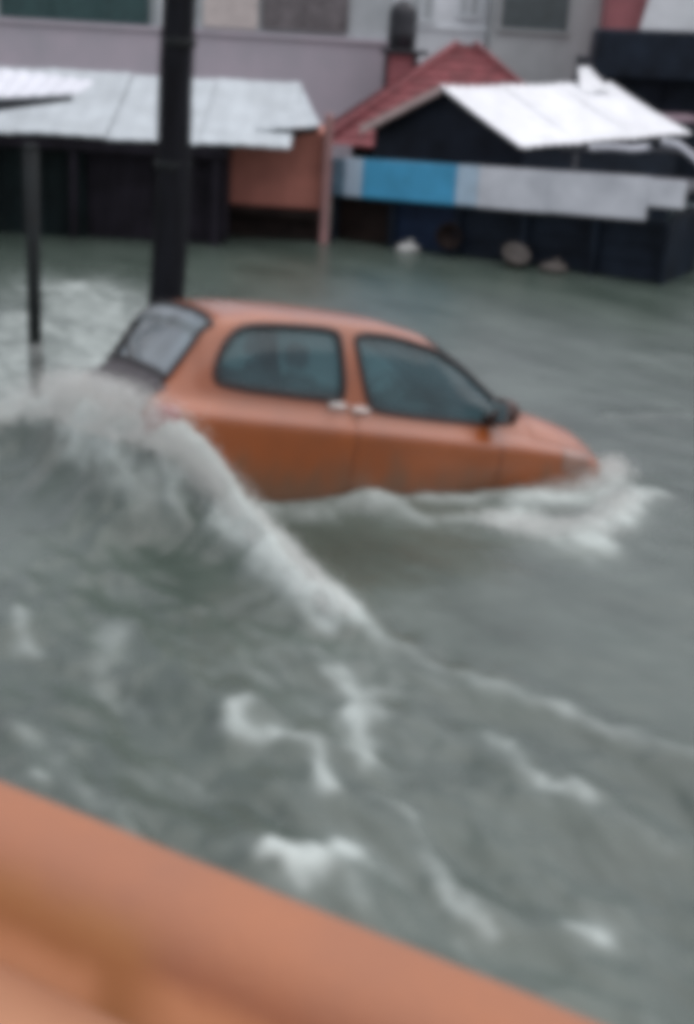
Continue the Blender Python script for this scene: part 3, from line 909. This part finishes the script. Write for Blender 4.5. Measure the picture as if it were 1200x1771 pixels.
kk = thing('kiosk', 'pink plastered kiosk with dark base between the grey roof and blue sign', 'kiosk', (-1.28, 19.8, 0))
box('wall', -0.70, 0.72, 0.0, 1.5, 0.45, 1.50, M['pinkwall'], kk, 0.02)
box('base', -0.68, 0.70, 0.06, 1.45, -1.0, 0.448, M['darkbrown'], kk, 0.02)
hexa('base_ledge', [(-0.72, -0.10, 0.36), (0.74, -0.10, 0.30), (0.74, 0.05, 0.30), (-0.72, 0.05, 0.36), (-0.72, -0.10, 0.47), (0.74, -0.10, 0.43), (0.74, 0.05, 0.43), (-0.72, 0.05, 0.47)], M['darkbrown'], kk)
box('corner_post', 0.66, 0.78, -0.14, -0.02, -1.0, 1.76, M['pinkpost'], kk, 0.02)
corrugated('roof_sheet', (-0.76, -0.55, 1.43), (0.62, -0.55, 1.64), (0.25, 1.3, 2.05), (-0.76, 1.3, 2.02), M['roofgrey'], kk)
hexa('verge_or_shade_board', [(-0.76, -0.50, 1.22), (0.60, -0.50, 1.54), (0.60, -0.45, 1.54), (-0.76, -0.45, 1.22), (-0.76, -0.50, 1.40), (0.60, -0.50, 1.61), (0.60, -0.45, 1.61), (-0.76, -0.45, 1.40)], M['darkbrown'], kk)  # dark board shaped in place of the diagonal shadow under the roof edge

# shop row with the long sign, running towards us on the right
SA = (-0.44, 20.24, 0)
ss = thing('shop_stall', 'dark fronted shop row beneath the long blue and grey sign board', 'stall', SA, (0, 0, math.atan2(-0.470, 0.883)))
pw_ = 4.94 / 5
for k in range(5):
    mm = [M['darkbrown'], M['navyblue'], M['darknavy'], M['darknavy'], M['darknavy']][k]
    pn = box('shutter_panel', k * pw_ + 0.01, (k + 1) * pw_ - 0.012, 0.0, 0.05, -1.0, 0.70 + 0.02 * k, mm, ss)
    for q in range(4):
        box('rail', k * pw_ + 0.06, (k + 1) * pw_ - 0.06, -0.02, -0.002, -0.2 + 0.22 * q, -0.17 + 0.22 * q, mm, pn, 0.004)
for k in range(6):
    xx = min(max(k * pw_, 0.05), 4.9)
    box('post', xx - 0.045, xx + 0.045, -0.12, -0.03, -1.0, 0.66 + 0.02 * k, M['darknavy'], ss)
box('side_wall', 4.87, 4.92, 0.06, 1.9, -1.0, 0.85, M['darknavy'], ss)
hexa('flat_roof', [(-0.02, 0.0, 0.95), (4.95, 0.0, 1.1), (4.95, 2.0, 1.1), (-0.02, 2.0, 0.95), (-0.02, 0.0, 1.02), (4.95, 0.0, 1.17), (4.95, 2.0, 1.17), (-0.02, 2.0, 1.02)], M['tarpdark'], ss)
sb = thing('sign_board', 'long weathered sign board, bright blue at left and pale grey at right', 'sign', SA, (0, 0, math.atan2(-0.470, 0.883)))
def signpart(name, x0, x1, m, y=-0.19, th=0.05, lo=0.0, hi=0.0):
    z0 = lambda x: 0.635 + 0.033 * x + lo
    z1 = lambda x: 1.15 + 0.038 * x - hi
    return hexa(name, [(x0, y, z0(x0)), (x1, y, z0(x1)), (x1, y + th, z0(x1)), (x0, y + th, z0(x0)), (x0, y, z1(x0)), (x1, y, z1(x1)), (x1, y + th, z1(x1)), (x0, y + th, z1(x0))], m, sb, 0.008)
signpart('panel', 0.0, 0.24, M['signteal'])
signpart('panel', 0.245, 0.52, M['signpale'])
signpart('panel', 0.525, 1.96, M['signblue'])
signpart('panel', 1.965, 2.28, M['signpale'], lo=0.01)
signpart('panel', 2.285, 3.3, M['signgrey'])
signpart('panel', 3.305, 4.62, M['signgrey'], lo=0.01)
signpart('panel', 4.625, 5.08, M['signgrey'], lo=0.19, hi=0.02)
signpart('backing', 0.03, 4.9, M['darknavy'], y=-0.135, th=0.03, lo=0.05, hi=0.05)

# teal-grey side building at the right edge
sw = thing('side_building', 'dull teal grey wall at the right edge beyond the shop row', 'building', (5.6, 18.6, 0))
box('wall', -1.2, 2.5, 0.6, 2.0, -1.0, 0.75, M['teal'], sw)
box('parapet', -1.25, 2.5, 0.55, 0.75, 0.752, 0.86, M['tarpdark'], sw)

# torn white sheeting over the right end of the sign
def strip(name, pts, w, m, parent):
    V, Fc = [], []
    for k, p in enumerate(pts):
        e = 0.015 * math.sin(k * 2.1)
        V += [(p[0], p[1] - e, p[2] + w / 2), (p[0] + 0.01, p[1] + e - 0.03, p[2] - w / 2), (p[0] + 0.01, p[1] + e - 0.022, p[2] - w / 2), (p[0], p[1] - e + 0.01, p[2] + w / 2)]
    for k in range(len(pts) - 1):
        for q in range(4):
            Fc.append((k * 4 + q, k * 4 + (q + 1) % 4, (k + 1) * 4 + (q + 1) % 4, (k + 1) * 4 + q))
    Fc += [(0, 1, 2, 3), tuple(len(V) - 4 + q for q in (3, 2, 1, 0))]
    return obj(name, V, Fc, m, parent, True)
tp2 = thing('tarpaulin', 'torn white sheeting strips hanging over a dark frame at the right edge', 'tarpaulin', (4.0, 18.3, 0))
strip('sheet_strip', [(-1.15, 0.3, 1.60), (-0.9, 0.28, 1.63), (-0.6, 0.25, 1.62), (-0.38, 0.25, 1.66)], 0.07, M['tarp'], tp2)
strip('sheet_strip', [(-0.25, 0.2, 1.74), (-0.05, 0.1, 1.72), (0.12, 0.0, 1.60), (0.3, -0.05, 1.46), (0.55, -0.1, 1.34), (0.9, -0.1, 1.25)], 0.09, M['tarp'], tp2)
tube('frame_bar', [(-1.5, 0.33, 1.56), (0.0, 0.25, 1.62), (1.2, 0.2, 1.66)], 0.03, M['tarpdark'], tp2)
for x in (-1.3, 1.1):
    tube('frame_post', [(x, 0.36, -0.9), (x, 0.34, 1.6)], 0.03, M['tarpdark'], tp2)

# shed with the white gable roof
gd = np.array((0.764, 0.645))
gl0 = np.array((0.0, 22.5)); ge0 = np.array((2.11, 20.0)); gp0 = (gl0 + ge0) / 2
sh = thing('shed', 'shed with a bright white sheet gable roof behind the sign board', 'shed', (gp0[0], gp0[1], 0))
def S_(p, t, z): q = p + gd * t - gp0; return (q[0], q[1], z)
zl, ze, zp = 1.47, 1.52, 2.15
V = [S_(gl0, 0.1, -1), S_(ge0, 0.1, -1), S_(ge0, 0.1, ze - 0.05), S_(gp0, 0.1, zp - 0.04), S_(gl0, 0.1, zl - 0.05)]
V += [S_(gl0, 3.5, -1), S_(ge0, 3.5, -1), S_(ge0, 3.5, ze + 0.1), S_(gp0, 3.5, zp), S_(gl0, 3.5, zl)]
obj('wall', V, [(0, 1, 2, 3, 4), (9, 8, 7, 6, 5), (1, 6, 7, 2), (5, 0, 4, 9)], M['darknavy'], sh)
out = (ge0 - gp0) / np.linalg.norm(ge0 - gp0)
ge1, gl1 = ge0 + out * 0.12, gl0 - out * 0.12
for k in range(3):
    t0, t1 = -0.08 + k * 1.24, -0.08 + (k + 1) * 1.24 - 0.01
    lift = lambda t: 0.05 * t
    corrugated('roof_sheet', S_(ge1, t0, ze - 0.06 + lift(t0)), S_(ge1, t1, ze - 0.06 + lift(t1)), S_(gp0, t1, zp + lift(t1) * 0.7), S_(gp0, t0, zp + lift(t0) * 0.7), M['roofwhite'], sh, 0.2, 0.014)
    corrugated('roof_sheet', S_(gl1, t0, zl - 0.05), S_(gl1, t1, zl - 0.05), S_(gp0, t1, zp + lift(t1) * 0.7), S_(gp0, t0, zp + lift(t0) * 0.7), M['roofpale'], sh, 0.2, 0.014)
M['verge'] = mat('pale_verge_paint', (0.60, 0.50, 0.47), 0.7, 0.1)
hexa('verge_or_shade_board', [S_(gl1, -0.10, zl - 0.16), S_(gp0, -0.10, zp - 0.10), S_(gp0, -0.06, zp - 0.10), S_(gl1, -0.06, zl - 0.16),
                     S_(gl1, -0.10, zl - 0.03), S_(gp0, -0.10, zp + 0.01), S_(gp0, -0.06, zp + 0.01), S_(gl1, -0.06, zl - 0.03)], M['verge'], sh, 0)
# bent sheet end standing proud on the ridge
corrugated('ridge_flashing', S_(gp0 + out * 0.35, 2.6, zp - 0.03), S_(gp0 + out * 0.35, 3.3, zp + 0.02), S_(gp0, 3.1, zp + 0.36), S_(gp0, 2.85, zp + 0.34), M['roofwhite'], sh, 0.3, 0.01)

# red roofed house
rh = thing('red_roof_house', 'low house with a dull red hipped tile roof behind the white roofed shed', 'house', (1.7, 27.5, 0))
c4 = [(-2.5, -2.3, 0.90), (2.5, -2.3, 0.90), (2.5, 2.3, 0.90), (-2.5, 2.3, 0.90)]
pk = [(-0.15, 0, 2.68), (0.18, 0, 2.68)]
box('wall', -2.0, 2.0, -2.0, 2.0, -1.0, 1.05, M['darkbrown'], rh)
def tiled(p00, p10, p11, p01):
    n = 12
    V, Fc = [], []
    p00, p10, p11, p01 = [np.array(p, float) for p in (p00, p10, p11, p01)]
    m_ = 40
    nn = np.cross(p10 - p00, (p01 + p11) / 2 - p00); nn /= np.linalg.norm(nn)
    if nn[2] < 0: nn = -nn
    for j in range(n):
        for e, dz in ((j / n, 0.02), ((j + 1) / n, 0.0)):
            for i in range(m_ + 1):
                s = i / m_
                p = (p00 * (1 - s) + p10 * s) * (1 - e) + (p01 * (1 - s) + p11 * s) * e
                V.append(p + nn * (dz + 0.012 * math.sin(i * math.pi)) + nn * 0.014 * (i % 2))
    for j in range(2 * n - 1):
        for i in range(m_):
            a_ = j * (m_ + 1) + i
            Fc.append((a_, a_ + 1, a_ + m_ + 2, a_ + m_ + 1))
    return V, Fc
V, Fc = [], []
for q in ((c4[0], c4[1], pk[1], pk[0]), (c4[1], c4[2], pk[1], pk[1]), (c4[2], c4[3], pk[0], pk[1]), (c4[3], c4[0], pk[0], pk[0])):
    v, f = tiled(*q)
    Fc += [tuple(i + len(V) for i in t) for t in f]
    V += v
rf = obj('roof', V, Fc, M['redroof'], rh)
for c in c4:
    p = pk[0] if c[0] < 0 else pk[1]
    tube('ridge_cap', [(c[0], c[1], c[2] + 0.03), (p[0], p[1], p[2] + 0.03)], 0.06, M['redroof'], rf, 8)

# dark water tank on its stand
tk = thing('water_tank', 'dark upright water tank standing above the red roof', 'tank', (0.55, 30.15, 0))
lathe('tank_body', [(0.25, 2.50), (0.29, 2.53), (0.29, 2.75), (0.30, 2.78), (0.29, 2.81), (0.29, 3.15), (0.27, 3.28), (0.18, 3.38), (0.12, 3.40), (0.12, 3.44)], M['tank'], tk, 24)
box('platform', -0.42, 0.55, -0.3, 0.3, 2.40, 2.49, M['tank'], tk)
box('pedestal', -0.34, 0.36, -0.18, 0.18, -1.0, 2.40, M['redwall'], tk)
for x, y in ((-0.3, -0.22), (0.3, -0.22), (-0.3, 0.22), (0.3, 0.22)):
    box('leg', x - 0.04, x + 0.04, y - 0.04, y + 0.04, -1.0, 2.40, M['tank'], tk)

# long lavender building at the back left
lv = thing('apartment_building', 'long lavender plastered building with green shutters across the back left', 'building', (-4.0, 31.0, 0))
box('wall', -6.0, 4.3, 0.0, 4.0, -1.0, 2.54, M['lavwall'], lv)
box('floor_band', -6.0, 4.32, -0.06, 4.0, 2.542, 2.64, M['lavwall'], lv)
box('upper_wall', -6.0, 4.3, 0.10, 4.0, 2.642, 4.15, M['upper'], lv)
def window(x0, x1, z0, z1, m, parent, y=0.10, slats=True, frame=None):
    w = box('window', x0, x1, y - 0.05, y - 0.003, z0, z1, m, parent, 0.006)
    fm = frame or m
    for a0, a1, b0, b1 in ((x0 - 0.06, x0, z0 - 0.06, z1 + 0.06), (x1, x1 + 0.06, z0 - 0.06, z1 + 0.06), (x0, x1, z1, z1 + 0.06), (x0, x1, z0 - 0.06, z0)):
        box('frame', a0, a1, y - 0.09, y - 0.004, b0, b1, fm, w, 0.004)
    if slats:
        n = max(2, int((x1 - x0) / 0.9))
        for k in range(1, n):
            xx = x0 + (x1 - x0) * k / n
            box('mullion', xx - 0.03, xx + 0.03, y - 0.08, y - 0.052, z0, z1, fm, w, 0.004)
    return w
window(-3.9, -0.85, 2.70, 3.95, M['shutter'], lv)
box('panel', 0.35, 1.5, 0.02, 0.098, 2.70, 3.95, M['cream'], lv)
window(1.65, 3.35, 2.78, 3.95, M['dimwin'], lv)
box('side_pier', -0.6, -0.35, 0.0, 0.098, 2.645, 3.95, M['whitewall'], lv)

wb = thing('white_house', 'white walled house showing above the red roof', 'house', (1.5, 33.0, 0))
box('wall', -1.15, 0.98, 0.0, 3.0, -1.0, 4.2, M['whitewall'], wb)
window(-0.75, -0.25, 3.1, 3.9, M['upper'], wb, y=0.0, frame=M['whitewall'])
window(0.35, 0.75, 3.25, 3.9, M['upper'], wb, y=0.0, frame=M['whitewall'])
box('string_course', -1.17, 1.0, -0.05, 0.0, 2.9, 3.0, M['whitewall'], wb)
gh = thing('grey_house', 'grey green walled house with a large dark window behind the white roof', 'house', (3.55, 32.0, 0))
box('wall', -1.04, 1.3, 0.0, 3.0, -1.0, 4.2, M['greywall'], gh)
M['darkpane'] = mat('dark_pane', (0.075, 0.10, 0.105), 0.2, 0.1)
window(-0.85, 0.6, 3.02, 4.0, M['darkpane'], gh, y=0.0, slats=False, frame=M['greywall'])
rd = thing('rose_house', 'rose red walled house at the top right above the dark canopy', 'house', (4.75, 31.0, 0))
box('wall', 0.1, 2.9, 0.0, 3.0, -1.0, 4.2, M['redwall'], rd)
box('floor_band', 0.1, 2.9, -0.08, -0.002, 2.95, 3.05, M['redwall'], rd)
hexa('banner', [(0.75, -0.16, 3.08), (2.9, -0.16, 3.12), (2.9, -0.10, 3.12), (0.75, -0.10, 3.08), (0.95, -0.16, 4.1), (2.9, -0.16, 4.1), (2.9, -0.10, 4.1), (0.95, -0.10, 4.1)], M['whitewall'], rd)

nv_ = thing('dark_canopy_building', 'tall dark navy canopied building at the right behind the white roof', 'building', (5.3, 24.9, 0))
box('wall', -1.45, 2.6, 0.0, 3.0, -1.0, 2.6, M['darknavy'], nv_)
hexa('canopy', [(-1.65, -0.5, 2.30), (2.7, -0.5, 2.40), (2.7, 0.3, 2.40), (-1.65, 0.3, 2.30), (-1.6, -0.45, 3.10), (2.7, -0.45, 3.20), (2.7, 0.3, 3.20), (-1.6, 0.3, 3.10)], M['darknavy'], nv_, 0.05)
for k in range(4):
    box('shutter_rib', -1.2 + k * 0.9, -1.12 + k * 0.9, -0.05, -0.002, -0.9, 2.25, M['darknavy'], nv_)
M['pinkfascia'] = mat('pink_fascia', (0.36, 0.27, 0.31), 0.7, 0.1)
hexa('fascia', [(-0.9, -1.1, 1.62), (0.1, -1.1, 1.72), (0.1, -0.02, 1.72), (-0.9, -0.02, 1.62), (-0.9, -1.1, 1.76), (0.1, -1.1, 1.80), (0.1, -0.02, 1.80), (-0.9, -0.02, 1.76)], M['pinkfascia'], nv_)

# ------------------------------------------------------------------ things drifting at the shop fronts
def lump(name, loc, r, seed, m, label, cat, knot=False):
    root = thing(name, label, cat, loc)
    V, Fc = [], []
    nu, nv = 16, 10
    for j in range(nv + 1):
        ph = math.pi * j / nv - math.pi / 2
        for i in range(nu):
            th = 2 * math.pi * i / nu
            x, y, z = math.cos(ph) * math.cos(th), math.cos(ph) * math.sin(th), math.sin(ph)
            k = 1 + 0.6 * (float(fbm(np.array(x * 2 + seed), np.array(y * 2 + z * 1.7), seed)) - 0.47)
            V.append((r[0] * x * k, r[1] * y * k, r[2] * z * k))
    for j in range(nv):
        for i in range(nu):
            Fc.append((j * nu + i, j * nu + (i + 1) % nu, (j + 1) * nu + (i + 1) % nu, (j + 1) * nu + i))
    obj('bag_body', V, Fc, m, root, True)
    tube('knot', [(0, 0, r[2] * 0.85), (0.02, 0, r[2] * 1.1), (0.06, 0.01, r[2] * 1.3)], [0.03, 0.02, 0.04], m, root, 8)
    return root
lump('plastic_bag', (0.62, 19.35, 0.03), (0.17, 0.14, 0.10), 4, M['bag'], 'pale plastic bag drifting at the foot of the dark shop row', 'bag')
def basin(loc, r, m, label, tilt):
    root = thing('basin', label, 'basin', loc, (tilt, 0.2, 0))
    lathe('bowl', [(r * 0.6, -0.08), (r * 0.85, 0.0), (r, 0.10), (r * 1.06, 0.11), (r * 1.06, 0.12), (r * 0.97, 0.12), (r * 0.8, 0.01)], m, root, 24)
    tube('rim', [(r * 1.05 * math.cos(a_), r * 1.05 * math.sin(a_), 0.118) for a_ in np.linspace(0, 2 * math.pi, 24, endpoint=False)], 0.014, m, root, 6, True)
basin((2.02, 18.6, 0.10), 0.17, M['tan'], 'dull brownish basin floating in front of the shutters, left of the sack', R(35))
lump('sack', (2.52, 18.35, 0.05), (0.20, 0.14, 0.09), 8, M['tan'], 'dull tan sack floating at the right part of the shop row', 'sack')
basin((1.15, 19.2, 0.25), 0.16, M['darkbrown'], 'dark round basin propped against the navy shutter under the blue sign', R(70))
